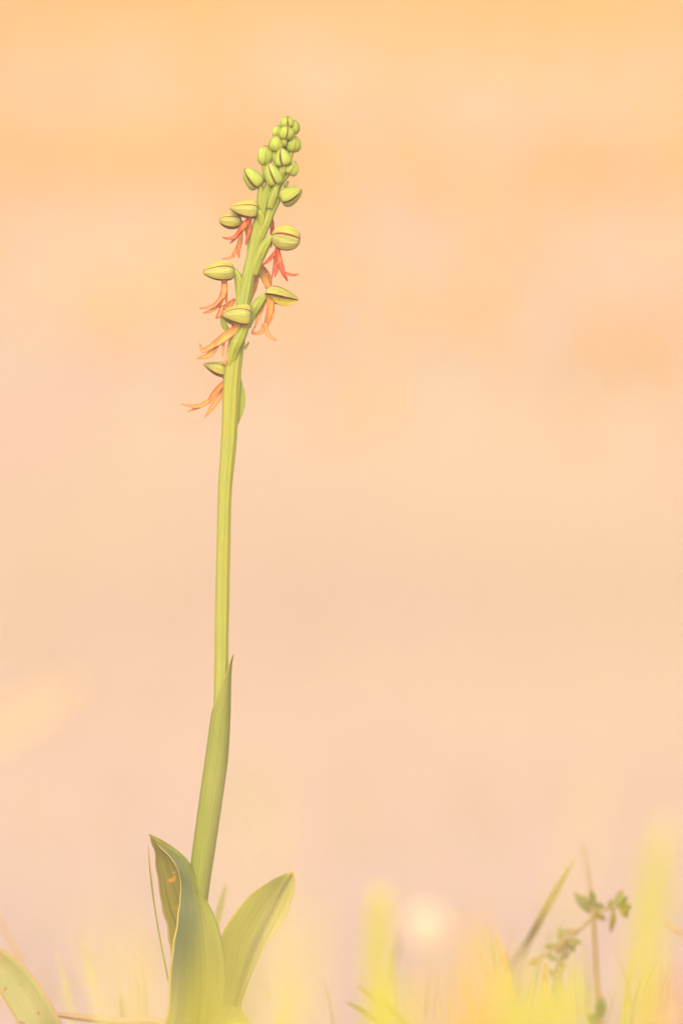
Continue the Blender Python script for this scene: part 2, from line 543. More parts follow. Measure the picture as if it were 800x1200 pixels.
# added haze volume, put in to veil the plants and lift their shade
def make_haze():
    x0, x1, y0, y1, z0, z1_ = -410, 410, -45, 510, -1.0, 1.9
    b = MB()
    b.v = [Vector(p) for p in ((x0, y0, z0), (x1, y0, z0), (x1, y1, z0), (x0, y1, z0), (x0, y0, z1_), (x1, y0, z1_), (x1, y1, z1_), (x0, y1, z1_))]
    b.uv = [(0, 0)] * 8
    b.f = [(0, 3, 2, 1), (4, 5, 6, 7), (0, 1, 5, 4), (1, 2, 6, 5), (2, 3, 7, 6), (3, 0, 4, 7)]
    m = bpy.data.materials.new('haze')
    m.use_nodes = True
    n, l = m.node_tree.nodes, m.node_tree.links
    n.clear()
    out = n.new('ShaderNodeOutputMaterial')
    v = n.new('ShaderNodeVolumePrincipled')
    v.inputs['Color'].default_value = (1.0, 0.86, 0.71, 1)
    v.inputs['Density'].default_value = 0.062
    v.inputs['Anisotropy'].default_value = 0.0
    l.new(v.outputs[0], out.inputs['Volume'])
    tag(b.build('haze', m), 'added pale warm haze that lifts the shade', kind='stuff')


make_haze()


# ------------------------------------------------------------------ the orchid
BASE = Vector((P(222, 0).x, 0.0, 0.0))
orchid = thing('man_orchid', 'tall man orchid with a yellow green stem and orange hanging flowers', 'orchid', BASE)

AX = [(222, 1290), (222, 1180), (226, 1100), (232, 1040), (237.5, 1000), (246, 940), (253, 890), (258, 840), (259.5, 770), (260.5, 700), (263, 600),
      (266, 545), (269.5, 492), (272, 450), (275.5, 415), (283, 370), (289.5, 330), (296, 300), (304.5, 258), (314, 222), (324, 192), (333, 152)]
HW = [10, 10, 9.5, 9, 9, 9, 8.6, 8.2, 8, 8.1, 7.8, 8.6, 9.4, 10.0, 9.6, 8.6, 7.6, 7.2, 6.6, 5.6, 4.2, 2.2]
mb = MB()
stem_pts = [pt(a) for a in AX]
stem_pts[0].z = -0.005
tube(mb, stem_pts, [h * S for h in HW], n=260, sides=54, ribs=9, rib_h=0.04, twist=1.6)
for q_ in mb.v:      # small swellings and bends
    w_ = noise.noise(Vector((q_.z * 60, 0, 0)))
    q_.x += 0.00022 * w_ + 0.00012 * noise.noise(Vector((q_.x * 900, q_.y * 900, q_.z * 120)))
mb.build('stem', M['stem'], orchid, BASE)


def axis_at(py):
    for (xa, ya), (xb, yb) in zip(AX, AX[1:]):
        if yb <= py <= ya:
            return xa + (xb - xa) * (ya - py) / (ya - yb)
    return AX[-1][0]


# stem leaf wrapped round the stem, its pointed tip free on the right
def make_sheath():
    ys = [1290, 1180, 1100, 1040, 1000, 940, 890, 840, 828, 815, 802, 790, 780, 772, 767]
    xc = [222, 222, 226, 232.5, 237.5, 246, 253, 257.8, 258.6, 259.3, 260, 260.8, 261.6, 262.6, 263.6]
    rr = [11.5, 11.5, 11.3, 11.6, 12.5, 13, 12.8, 11.0, 10.5, 10, 9.6, 9.3, 9.2, 9.2, 9.6]
    # angle measured from the right-hand side, positive towards the camera
    f1 = [176, 176, 176, 176, 176, 176, 176, 170, 138, 116, 92, 68, 45, 24, 4]
    f0 = [-176, -176, -176, -176, -176, -176, -176, -170, -140, -118, -92, -66, -40, -18, 0]
    n, nu = 70, 97
    Y_, X_, R_, A_, B_ = (spline([float(q) for q in s_], n) for s_ in (ys, xc, rr, f1, f0))
    grid = []
    for i in range(n):
        row = []
        for k in range(nu):
            a = math.radians(B_[i] + (A_[i] - B_[i]) * k / (nu - 1))
            keel = 1 + 0.05 * math.exp(-(a / 0.3) ** 2) + 0.010 * math.cos(a * 22) + 0.03 * noise.noise(Vector((a, i * 0.08, 2)))
            row.append(P(X_[i] + R_[i] * keel * math.cos(a), Y_[i], -R_[i] * math.sin(a) * S))
        grid.append(row)
    for p in grid[0]:
        p.z = -0.004
    b = MB()
    sheet(b, grid, 0.0004)
    b.build('sheathing_leaf', M['sheath'], orchid, BASE)


make_sheath()


def three_line_leaf(name, material, far, keel, near, df, dk, dn, n=70, nu=53, thick=0.0007, round_=0.5, sm=None):
    F = spline([pt(z4(*q), d) for q, d in zip(far, df)], n)
    K = spline([pt(z4(*q), d) for q, d in zip(keel, dk)], n)
    N = spline([pt(z4(*q), d) for q, d in zip(near, dn)], n)
    grid = []
    for i in range(n):
        row = []
        # a quadratic curve whose middle touches the keel, mixed with the straight fold
        Q = K[i] * 2 - (F[i] + N[i]) * 0.5
        for k in range(nu):
            t = k / (nu - 1)
            quad = F[i] * (1 - t) ** 2 + Q * (2 * t * (1 - t)) + N[i] * t * t
            line = F[i].lerp(K[i], t * 2) if t < 0.5 else K[i].lerp(N[i], t * 2 - 1)
            q_ = line.lerp(quad, round_)
            u = 2 * t - 1
            q_.y += 0.00006 * math.cos(u * math.pi * 13) + 0.0012 * noise.noise(Vector((u * 1.5, i * 0.09, thick * 9000 + F[0].x * 300)))
            q_.x += 0.0007 * u * abs(u) ** 3 * noise.noise(Vector((u, i * 0.16, 4.0 + F[0].x * 300)))
            row.append(q_)
        grid.append(row)
    if grid[0][0].z < 0.03:
        for p in grid[0]:
            p.z = min(p.z, 0.0)
    b = MB()
    sheet(b, grid, thick)
    return b.build(name, material, orchid, BASE)


# folded leaf on the left: far half shows its inside, near half its outside
lf = three_line_leaf('leaf', M['leaf_blue'],
                [(250, 1180), (200, 960), (206, 840), (214, 700), (208, 590), (187, 500), (172, 420), (160, 330), (149, 240), (137, 180), (122, 133)],
                [(340, 1180), (405, 960), (420, 850), (431, 690), (413, 560), (380, 460), (341, 380), (306, 295), (270, 232), (203, 178), (122, 133)],
                [(250, 1180), (185, 960), (194, 840), (203, 720), (216, 600), (234, 490), (247, 390), (247, 310), (214, 232), (163, 182), (122, 133)],
                [15, 24, 26, 26, 25, 24, 22, 18, 13, 6, 0], [0, -14, -14, -14, -14, -13, -10, -8, -6, -3, 0],
                [-8, -18, -20, -20, -20, -19, -16, -13, -9, -4, 0], round_=0.45)
lf['label'] = 'folded leaf, grey green outside and olive with an orange fleck inside'
# broad channelled leaf on the right
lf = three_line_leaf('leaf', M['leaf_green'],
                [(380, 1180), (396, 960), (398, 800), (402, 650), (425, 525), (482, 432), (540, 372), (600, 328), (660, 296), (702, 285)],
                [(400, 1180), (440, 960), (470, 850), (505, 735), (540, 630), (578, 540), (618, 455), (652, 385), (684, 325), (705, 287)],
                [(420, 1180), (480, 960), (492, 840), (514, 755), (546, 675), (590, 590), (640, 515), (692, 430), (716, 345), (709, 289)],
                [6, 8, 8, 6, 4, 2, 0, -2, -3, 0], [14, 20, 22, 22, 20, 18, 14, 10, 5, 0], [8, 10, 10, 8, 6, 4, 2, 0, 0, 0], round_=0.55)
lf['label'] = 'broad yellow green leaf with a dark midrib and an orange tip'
# small rounded leaf at the foot, in front
lf = three_line_leaf('leaf', M['grass_bright'],
                [(340, 1180), (362, 1000), (372, 920), (388, 875), (420, 843), (452, 830)],
                [(420, 1180), (440, 1000), (446, 930), (452, 890), (456, 855), (460, 832)],
                [(540, 1180), (556, 1000), (545, 930), (525, 888), (496, 850), (466, 832)],
                [-150] * 6, [-138] * 6, [-150] * 6, round_=0.6)

lf['label'] = 'small rounded yellow leaf at the foot of the stem'


def hood_sepals(parent, base, tip, rv, rh, roll, material, a=0.46, b=0.58, split=63, n=22, nu=19, lo=148, KEEL=0.07, FLARE=0.16):
    """three sepals closing into a helmet; roll turns the upper one towards the camera (degrees)"""
    A = tip - base
    L = A.length
    A.normalize()
    up = Vector((0, 0, 1)) if abs(A.z) < 0.93 else Vector((0, 0.3, 1)).normalized()
    if abs(A.z) >= 0.6:
        up = Vector((-A.x, 0, 0)) + Vector((0, 0, 0.2))
        up = up if up.length > 0.1 else Vector((-1, 0, 0))
    up = (up - A * up.dot(A)).normalized()
    side = A.cross(up)
    if side.y > 0:
        side = -side
    ang = math.radians(roll)
    up, side = up * math.cos(ang) + side * math.sin(ang), side * math.cos(ang) - up * math.sin(ang)
    pk = a / (a + b)
    mx = pk ** a * (1 - pk) ** b
    made = []
    seed = base.x * 900 + base.z * 700
    LO = lo
    for f0, f1, sc in ((-split, split, 0.97), (split - 3, LO, 1.03), (-LO, -split + 3, 1.03)):
        grid = []
        for i in range(n):
            t = i / (n - 1)
            t2 = 0.5 - 0.5 * math.cos(math.pi * t)
            r = (t2 ** a * (1 - t2) ** b) / mx if 0 < t2 < 1 else 0.0
            row = []
            for k in range(nu):
                q = k / (nu - 1)
                f = math.radians(f0 + (f1 - f0) * q)
                keel = 1 + KEEL * math.exp(-((q - 0.5) / 0.14) ** 2) + 0.012 * math.cos(q * 2 * math.pi * 6)
                keel += 0.13 * noise.noise(Vector((f * 1.5 + seed, t * 2.6, seed)))
                keel += 0.025 * (max(0.0, abs(q - 0.5) - 0.38) / 0.12) ** 2
                rr = max(r * sc * keel, 0.012) + FLARE * t2 ** 7 * (1.25 - abs(q - 0.5))
                row.append(base + A * (L * t2) + up * (math.cos(f) * rr * rv) + side * (math.sin(f) * rr * rh))
            grid.append(row)
        m_ = MB()
        sheet(m_, grid, 0.00016)
        made.append(m_.build('sepal', material, parent, base))
    return made


def ovary(parent, pts, w, loc):
    m_ = MB()
    tube(m_, pts, [x * S * 0.5 for x in w], n=22, sides=18, ribs=6, rib_h=0.10, twist=2.5)
    return m_.build('ovary', M['ovary'], parent, loc)


# every bud: base, tip (photo pixels), half width, depth, roll, ovary path
BUDS = [
    # name spot      base          tip           hw   dep  roll  ovary points, widths
    (z1(478, 222), z1(484, 117), 6.6, -1, -70, None, None),
    (z1(530, 275), z1(545, 152), 6.0, 5, -20, None, None),
    (z1(388, 300), z1(411, 196), 5.0, 4, 30, None, None),
    (z1(462, 318), z1(486, 202), 7.0, -8, -75, [z1(460, 370), z1(458, 340), z1(463, 316)], (5, 7, 6)),
    (z1(382, 425), z1(402, 282), 8.2, -2, -25, [z1(392, 520), z1(380, 470), z1(383, 422)], (6, 8, 6)),
    (z1(515, 425), z1(540, 282), 8.0, 3, 60, [z1(470, 560), z1(500, 470), z1(517, 420)], (6, 7, 6)),
    (z1(288, 540), z1(300, 367), 7.6, 1, 40, [z1(300, 680), z1(300, 590), z1(289, 535)], (6, 8, 6)),
    (z1(462, 540), z1(430, 390), 7.8, -9, -68, [z1(420, 660), z1(440, 590), z1(461, 535)], (6, 8, 6)),
    (z1(400, 700), z1(320, 520), 8.0, -10, -78, [z1(335, 900), z1(370, 790), z1(402, 695)], (7, 9, 6)),
    (z1(490, 612), z1(552, 502), 7.8, -2, 40, [z1(310, 900), z1(370, 760), z1(430, 665), z1(490, 610)], (7, 10, 9, 6)),
    (z1(250, 715), z1(122, 565), 9.0, -2, -62, [z1(262, 960), z1(258, 830), z1(256, 700)], (8, 9, 5)),
    (z1(428, 830), z1(606, 745), 9.2, -2, -55, [z2(420, 600), z2(475, 470), z2(520, 360), z2(575, 275)], (8, 11, 10, 5)),
]
for base, tip, hw, dep, roll, op, ow in BUDS:
    hw *= 1.14
    b0, t0 = pt(base, dep), pt(tip, dep - 1)
    c = MB()
    A = t0 - b0
    tube(c, [b0 + A * k for k in (0.02, 0.18, 0.45, 0.72, 0.93)], [0.15 * hw * S, 0.36 * hw * S, 0.42 * hw * S, 0.3 * hw * S, 0.06 * hw * S], n=14, sides=14)
    bm_ = M['bud'] if ow and len(ow) > 2 and base[1] > z1(0, 600)[1] or tip == z1(430, 390) else M['bud_small']
    fb = c.build('flower_bud', bm_, orchid, b0)
    big = bm_ is M['bud']
    hood_sepals(fb, b0, t0, hw * S, hw * S, roll, bm_, a=0.27 if big else 0.42, b=0.66 if big else 0.56, n=16, nu=13, lo=176, KEEL=0.10, FLARE=0.04)
    if op:
        ovary(fb, [pt(q, dep + (2 if k == 0 else 0)) for k, q in enumerate(op)], ow, b0)

# open flowers: hood base and tip, vertical and depth radius, depth, roll, ovary, lip strands
FLOWERS = [
    dict(b=z2(436, 362), t=z2(264, 340), rv=11.6, aa=0.27, bb=0.74, lo=136, dep=-6, roll=-4, ov=[z2(440, 560), z2(462, 470), z2(456, 390), z2(434, 358)], ow=(7, 9, 9, 6), lip='lip_red',
         st=[([z2(388, 400), z2(352, 450), z2(318, 498), z2(296, 530)], (5, 6, 5, 1.5), 0),
             ([z2(335, 470), z2(295, 520), z2(250, 531), z2(216, 522)], (3.5, 4, 2.6, 0.8), -2),
             ([z2(318, 498), z2(290, 538), z2(264, 562)], (3, 3.5, 0.8), 2),
             ([z2(386, 404), z2(383, 480), z2(361, 570)], (4, 5, 0.8), 3)]),
    dict(b=z2(336, 430), t=z2(200, 418), rv=9.6, aa=0.33, bb=0.5, lo=140, dep=7, roll=-8, ov=[z2(385, 640), z2(392, 560), z2(375, 480), z2(333, 428)], ow=(6, 9, 7, 5), lip='lip_orange',
         st=[([z2(328, 470), z2(330, 540), z2(318, 600), z2(321, 652)], (4.5, 5.5, 4.5, 1.2), 0),
             ([z2(322, 560), z2(303, 600), z2(284, 635), z2(288, 650)], (3, 3.4, 3, 1.2), 2),
             ([z2(296, 632), z2(262, 652), z2(216, 658)], (2.4, 2.4, 0.8), -2)]),
    dict(b=z2(523, 520), t=z2(700, 545), rv=15.2, bb=0.46, dep=-7, roll=12, ov=[z2(415, 760), z2(440, 660), z2(475, 585), z2(526, 514)], ow=(9, 13, 12, 6), lip='lip_red',
         st=[([z2(563, 600), z2(578, 680), z2(596, 745), z2(624, 797)], (4.5, 5.5, 4.6, 1.4), -2),
             ([z2(556, 606), z2(545, 690), z2(524, 785)], (4, 3.6, 0.8), 2),
             ([z2(553, 608), z2(508, 662), z2(460, 702)], (3.4, 4, 1.0), 0),
             ([z2(568, 690), z2(556, 735), z2(542, 772)], (3, 3.2, 1), 4),
             ([z2(600, 742), z2(650, 758), z2(694, 754)], (2.6, 2.6, 0.8), -4)]),
    dict(b=z2(292, 745), t=z2(98, 742), aa=0.30, bb=0.66, lo=134, rv=13.2, dep=-4, roll=-2, ov=[z3(385, 330), z3(382, 240), z3(372, 165), z3(345, 120)], ow=(8, 11, 9, 5), lip='lip_orange',
         st=[([z3(298, 192), z3(296, 245), z3(276, 295), z3(262, 330)], (6, 7, 6, 4), 0),
             ([z3(282, 272), z3(235, 322), z3(158, 338)], (4, 3.8, 0.9), -3),
             ([z3(270, 300), z3(232, 345), z3(178, 362)], (4, 3.6, 0.9), 2),
             ([z3(304, 192), z3(306, 265), z3(312, 328)], (3, 3, 1.5), 4),
             ([z3(280, 318), z3(272, 360), z3(250, 392)], (5, 5.5, 2), 1),
             ([z3(275, 340), z3(320, 318), z3(356, 284)], (4, 6.5, 3), 6)]),
    dict(b=z3(440, 396), t=z3(290, 374), aa=0.22, bb=0.62, lo=126, rv=16.0, dep=-13, roll=-10, ov=[z3(330, 660), z3(348, 570), z3(380, 500), z3(432, 400)], ow=(8, 13, 13, 6), lip='lip_yellow',
         st=[([z3(358, 448), z3(295, 495), z3(240, 536), z3(210, 555)], (8, 9, 7, 4), 0),
             ([z3(245, 532), z3(205, 556), z3(175, 568), z3(160, 528)], (5, 5, 3.6, 0.9), -3),
             ([z3(262, 530), z3(212, 590), z3(146, 612)], (5, 6, 1.2), 2),
             ([z3(292, 525), z3(291, 560), z3(286, 602)], (3, 2.6, 0.8), 4),
             ([z3(348, 480), z3(324, 560), z3(300, 648)], (4, 5, 2), 7)]),
    dict(b=z3(520, 258), t=z3(700, 290), rv=12.6, aa=0.36, bb=0.8, lo=112, petal=([z3(560, 275), z3(600, 298), z3(650, 305), z3(697, 296)], (3, 10, 9, 1)), dep=-5, roll=-30, ov=[z3(425, 440), z3(452, 365), z3(480, 315), z3(524, 262)], ow=(7, 11, 12, 6), lip='lip_yellow',
         st=[([z3(548, 270), z3(545, 345), z3(522, 432)], (8, 9, 5), 0),
             ([z3(562, 320), z3(558, 380), z3(530, 436)], (4, 5, 3), 2),
             ([z3(525, 280), z3(492, 360), z3(462, 444)], (4, 4.4, 1.5), 3),
             ([z3(522, 420), z3(536, 478), z3(584, 515)], (4, 4, 0.9), -2),
             ([z3(516, 420), z3(498, 466), z3(446, 476)], (4, 4.4, 1.4), 1),
             ([z3(462, 440), z3(452, 468), z3(492, 478)], (1.6, 2.4, 1.4), 2)]),
    dict(b=z3(318, 690), t=z3(182, 646), rv=10.0, aa=0.4, bb=1.0, lo=130, dep=8, roll=-10, ov=[z3(330, 860), z3(335, 780), z3(318, 688)], ow=(6, 8, 6), lip='lip_amber',
         st=[([z3(300, 735), z3(245, 795), z3(205, 858)], (5, 6, 3.5), 0),
             ([z3(303, 775), z3(245, 862), z3(189, 938)], (5, 6, 1.2), 2),
             ([z3(212, 846), z3(150, 876), z3(58, 864)], (4.5, 4, 0.9), -2),
             ([z3(205, 855), z3(140, 888), z3(92, 904)], (3, 2.6, 0.7), 3)]),
    # two flowers mostly behind the stem
    dict(join=False, b=z3(440, 120), t=z3(470, 40), rv=8.0, dep=16, roll=0, ov=[z3(415, 330), z3(425, 230), z3(438, 128)], ow=(6, 8, 5), lip='lip_yellow',
         st=[([z3(470, 70), z3(500, 130), z3(530, 200), z3(545, 250)], (7, 9, 8, 3), 0),
             ([z3(482, 130), z3(462, 220), z3(425, 335)], (4, 5, 1.5), 3),
             ([z3(515, 110), z3(545, 165), z3(552, 210)], (3, 4, 2), 3)]),
    dict(join=False, b=z2(478, 400), t=z2(516, 330), rv=7.0, dep=13, roll=0, ov=[z2(440, 600), z2(465, 500), z2(478, 405)], ow=(6, 8, 5), lip='lip_red',
         st=[([z2(510, 350), z2(528, 440), z2(528, 500), z2(521, 588)], (3.5, 4.4, 4, 1), 0)]),
]
for fl in FLOWERS:
    dep = fl['dep']
    b0, t0 = pt(fl['b'], dep), pt(fl['t'], dep - 2)
    A = t0 - b0
    # the closed petals inside the helmet carry the sepals, the ovary and the lip
    c = MB()
    tube(c, [b0 + A * k for k in (0.03, 0.2, 0.5, 0.8, 0.95)], [x * fl['rv'] * S for x in (0.12, 0.3, 0.36, 0.2, 0.05)], n=14, sides=14)
    fo = c.build('flower', M['sepal'], orchid, b0)
    hood_sepals(fo, b0, t0, fl['rv'] * S, fl['rv'] * 0.9 * S, fl['roll'], M['sepal'], a=fl.get('aa', 0.42), b=fl.get('bb', 0.58), lo=fl.get('lo', 140))
    ovary(fo, [pt(q, dep * (0.5 if k == 0 else 0.8 if k == 1 else 1) + (2 if k < 2 else 0)) for k, q in enumerate(fl['ov'])], fl['ow'], b0)
    lm = MB()
    s0 = fl['st'][0][0][0]
    for pts_, w_, d_ in fl['st']:
        if fl.get('join', True) and abs(pts_[0][0] - s0[0]) < 8 and abs(pts_[0][1] - s0[1]) < 5:
            hx = fl['b'][0] * 0.6 + fl['t'][0] * 0.4, fl['b'][1] * 0.6 + fl['t'][1] * 0.4
            pts_ = [(pts_[0][0] * 0.6 + hx[0] * 0.4, pts_[0][1] * 0.45 + hx[1] * 0.55)] + list(pts_)
            w_ = (w_[0],) + tuple(w_)
        ribbon(lm, [pt(q, dep + d_ + 1.5 * math.sin(2.2 * k + d_)) for k, q in enumerate(pts_)], [x * S * 1.15 for x in w_], n=18, nu=7, wave=0.10,
               fold=0.35, thick=0.00022, roll=random.uniform(-0.35, 0.35), twist=random.uniform(-0.4, 0.4))
    lm.build('lip', M[fl['lip']], fo, b0)
    if 'petal' in fl:
        pm = MB()
        pp, pw = fl['petal']
        ribbon(pm, [pt(q, dep - 4) for q in pp], [x * S for x in pw], n=20, nu=9, fold=0.5, thick=0.0002, wave=0.16, roll=0.3)
        pm.build('petal', M['petal_yellow'], fo, b0)

# small pointed bracts where the ovaries leave the stem, and the swelling one low on the right
for pts_, w_, d_ in [([z3(366, 975), z3(388, 880), z3(390, 800), z3(378, 700)], (2, 8, 8, 1), 3),
                     ([z3(408, 560), z3(420, 540), z3(432, 523)], (3, 2.5, 0.6), -4),
                     ([z1(455, 745), z1(478, 700), z1(492, 668)], (3, 4, 0.8), 2),
                     ([z1(270, 700), z1(275, 640), z1(284, 590)], (3, 3, 0.6), 1),
                     ([z3(284, 372), z3(296, 430), z3(335, 480)], (4, 7, 4), 4)]:
    m_ = MB()
    ribbon(m_, [pt(q, d_) for q in pts_], [x * S for x in w_], n=14, nu=7, fold=0.5, thick=0.0008)
    m_.build('bract', M['ovary'], orchid, BASE)


# ------------------------------------------------------------------ grass and small plants round the orchid
def blade(name, label, cat, pts, widths, Y, material, group=None, root_dx=0.0, facing=None, fold=0.3, n=20, thick=0.0004, root_w=None, twist=0.0):
    """pts in photo pixels from the tip downwards; the blade goes on down to its root in the soil"""
    v = [P(x, y, (Y[i] if isinstance(Y, (list, tuple)) else Y)) for i, (x, y) in enumerate(pts)]
    last = v[-1]
    gz = ground_z(last.x + root_dx, last.y)
    mid = Vector((last.x + root_dx * 0.45, last.y, (last.z + gz) * 0.5))
    root = Vector((last.x + root_dx, last.y, gz - 0.004))
    path = [root, mid] + v[::-1]
    w = [(root_w or widths[-1] * 0.8), widths[-1]] + list(widths)[::-1]
    b = MB()
    ribbon(b, path, [x * 1e-3 for x in w], n=n, nu=7, facing=facing or Vector((0, -1, 0)), fold=fold, thick=thick, twist=twist)
    o = b.build(name, material, None, root)
    return tag(o, label, cat, group)


G1 = 'blurred grass blades between the camera and the orchid'
G2 = 'grass blades standing behind the orchid'
# sharp or nearly sharp
m_ = MB()
tube(m_, [Vector((P(206, 0).x, 0.001, -0.003)), P(205, 1180, 0.001), P(196, 1143, 0.001), P(184, 1080, 0.001), P(177, 1030, 0.001), P(173.5, 991, 0.001)],
     [0.0003, 0.0003, 0.00028, 0.00028, 0.00026, 0.0001], n=40, sides=8)
tag(m_.build('grass_stalk', M['stalk_dark'], None, Vector((P(206, 0).x, 0.001, 0))), 'hair thin dark olive stalk left of the folded leaf', 'stalk')

o = blade('ground_leaf', 'broad yellow green leaf with brown specks in the lower left corner', 'leaf',
          [(-22, 1116), (-6, 1122), (18, 1150), (42, 1188), (62, 1230)], (1.0, 6.5, 10.5, 11.5, 11.5), [0.012, 0.01, 0.006, 0.0, 0.0], M['leaf_spotted'], root_dx=0.006, fold=0.35, thick=0.0008)
blade('grass_shoot', 'soft green blade tilted right between the orchid stem and right leaf', 'grass', [(266, 1034), (259, 1062), (252, 1100)], (0.5, 1.7, 2.0), 0.07, M['grass_green'], G2)
blade('grass_shoot', 'olive blade leaning to the right, left of the leafy herb', 'grass', [(673, 1006), (650, 1046), (624, 1094), (604, 1130), (590, 1165)], (0.5, 2.2, 2.3, 2.0, 1.5), [0.06, 0.065, 0.085, 0.22, 0.42], M['grass_olive'], G2, root_dx=-0.01)
# bright blades, out of focus in front
blade('grass_shoot', 'bright lime blade with rounded tip left of the white flower', 'grass', [(446, 1042), (443, 1085), (440, 1140), (440, 1200)], (3.2, 5.0, 5, 5), -0.30, M['grass_lime'], G1)
blade('grass_shoot', 'long pale lime blade near the right edge, reaching highest there', 'grass', [(779, 962), (768, 1020), (758, 1090), (748, 1200)], (1.6, 4.6, 5.8, 6.0), -0.36, M['grass_lime'], G1, root_dx=-0.004)
blade('grass_shoot', 'very faint pale blade tip above the leafy herb', 'grass', [(692, 905), (684, 960), (672, 1020), (655, 1120)], (1.0, 1.8, 2.0, 2.2), -0.50, M['grass_pale'], G1, root_dx=-0.01)
blade('grass_shoot', 'wide straw coloured blade slanting in from the left edge', 'grass', [(92, 800), (40, 832), (-20, 866), (-110, 930), (-180, 1060)], (3.0, 6.5, 7.0, 6, 5), -0.42, M['grass_cream'], G1, root_dx=-0.02)
blade('grass_shoot', 'amber rounded blade beside the brown tipped blade, right of the white flower', 'grass', [(586, 1138), (584, 1165), (580, 1200)], (4.0, 6.0, 6), -0.16, M['grass_amber'], G1)
blade('grass_shoot', 'amber hazy blade between the white flower and the amber rounded blade', 'grass', [(556, 1070), (560, 1120), (565, 1200)], (2.5, 4.5, 5), -0.40, M['grass_amber'], G1)
blade('grass_shoot', 'vivid yellow blade under the leafy herb at the bottom edge', 'grass', [(640, 1150), (637, 1175), (634, 1215)], (1.2, 4.4, 5.5), -0.085, M['grass_vivid'], G1)
blade('grass_shoot', 'second vivid yellow blade leaning right under the leafy herb', 'grass', [(660, 1150), (655, 1180), (648, 1220)], (1.4, 4.2, 5), -0.13, M['grass_vivid'], G1)
blade('grass_shoot', 'yellow haze of a blade in front of the folded leaf base', 'grass', [(246, 1100), (243, 1160), (240, 1215)], (2.0, 4.0, 5), -0.42, M['grass_moss'], G1)
blade('grass_shoot', 'yellow haze of a blade in front of the right leaf base', 'grass', [(272, 1120), (270, 1165), (266, 1215)], (2.0, 3.6, 4), -0.48, M['grass_moss'], G1)
blade('grass_shoot', 'pale yellow haze blade left of the folded leaf', 'grass', [(118, 1062), (136, 1110), (160, 1180)], (3.5, 6.0, 7), -0.60, M['grass_pale'], G1)
blade('grass_shoot', 'pale haze blade rising right of the sheathed stem', 'grass', [(296, 880), (300, 950), (298, 1040), (290, 1150)], (1.8, 3.0, 3.4, 3.5), -0.66, M['grass_pale'], G1)
blade('grass_shoot', 'milky green haze blade between the right leaf and lime blade', 'grass', [(356, 1060), (350, 1110), (346, 1190)], (4.0, 6.5, 7), -0.55, M['grass_pale'], G1)
blade('grass_shoot', 'green haze low down right of the right leaf', 'grass', [(340, 1150), (338, 1180), (334, 1220)], (4.0, 6.0, 7), -0.30, M['grass_bright'], G1)
blade('grass_shoot', 'hazy yellow blade directly below the white flower', 'grass', [(520, 1120), (516, 1160), (512, 1215)], (3.0, 4.5, 5), -0.52, M['grass_amber'], G1)
blade('grass_shoot', 'orange brown pointed blade tip above the amber rounded blade', 'grass', [(579, 1094), (586, 1116), (596, 1150), (604, 1200)], (0.4, 1.6, 2.0, 2), 0.09, M['grass_amber'], G2)
blade('grass_shoot', 'orange tipped green blade pointing left at the bottom edge', 'grass', [(404, 1174), (425, 1184), (452, 1204)], (0.4, 1.5, 1.9), 0.05, M['grass_green'], G2, root_dx=0.012)
blade('grass_shoot', 'green blade pointing left just above the orange tipped one', 'grass', [(419, 1155), (438, 1168), (470, 1196)], (0.4, 1.6, 2.0), 0.08, M['grass_green'], G2, root_dx=0.012)
blade('grass_shoot', 'orange tipped thin blade among the vivid yellow blades', 'grass', [(639, 1128), (638, 1158), (636, 1200)], (0.8, 2.2, 2.4), -0.04, M['herb_gold'], G2)
blade('grass_shoot', 'short green blade tip just left of the herb stem', 'grass', [(656, 1132), (652, 1158), (648, 1205)], (1.2, 2.8, 2.8), -0.05, M['grass_green'], G2)
blade('grass_shoot', 'yellow haze blade between the amber rounded blade and the vivid yellow blades', 'grass', [(615, 1120), (613, 1160), (610, 1215)], (2.5, 4.5, 6), -0.44, M['grass_bright'], G1)
blade('grass_shoot', 'amber haze blade left of the amber rounded blade', 'grass', [(560, 1165), (556, 1185), (552, 1220)], (3, 5, 6), -0.34, M['grass_amber'], G1)
blade('grass_shoot', 'lemon haze blade at the bottom edge under the brown pointed tip', 'grass', [(606, 1165), (603, 1185), (598, 1220)], (3, 6, 7), -0.30, M['grass_bright'], G1)
blade('grass_shoot', 'lemon haze blade right of the vivid yellow blades', 'grass', [(672, 1150), (668, 1180), (664, 1220)], (3, 4.5, 5), -0.38, M['grass_bright'], G1)
blade('grass_shoot', 'lime haze blade at the bottom edge left of the white flower', 'grass', [(468, 1150), (466, 1180), (462, 1220)], (3, 4.5, 5), -0.40, M['grass_bright'], G1)
blade('grass_shoot', 'tan blade leaning out of the bottom right corner', 'grass', [(800, 1128), (792, 1165), (780, 1215)], (3, 6, 7), -0.45, M['straw'], G1)
blade('dry_stalk', 'brown dry stalk crossing the left edge above the speckled leaf', 'stalk', [(-6, 1062), (6, 1090), (22, 1126), (34, 1180)], (0.7, 1.2, 1.4, 1.4), 0.13, M['straw'])
blade('dry_stalk', 'brown twig tip entering from the right edge', 'stalk', [(772, 1080), (786, 1088), (812, 1104), (850, 1150)], (0.8, 1.5, 1.6, 1.6), 0.08, M['straw'])
m_ = MB()
tube(m_, [P(66, 1189, 0.03), P(100, 1193, 0.03), P(140, 1197, 0.028), P(190, 1200, 0.025), P(215, 1240, 0.02)], [0.0007, 0.0011, 0.0012, 0.0012, 0.001], n=30, sides=10)
tag(m_.build('fallen_stalk', M['straw'], None, P(140, 1197, 0.028)), 'tan fallen stalk lying along the bottom edge left of the orchid', 'stalk')
blade('grass_shoot', 'tiny upright tip rising from the tan fallen stalk', 'grass', [(144, 1166), (145, 1185), (146, 1215)], (0.8, 1.4, 1.6), 0.07, M['grass_green'], G2)

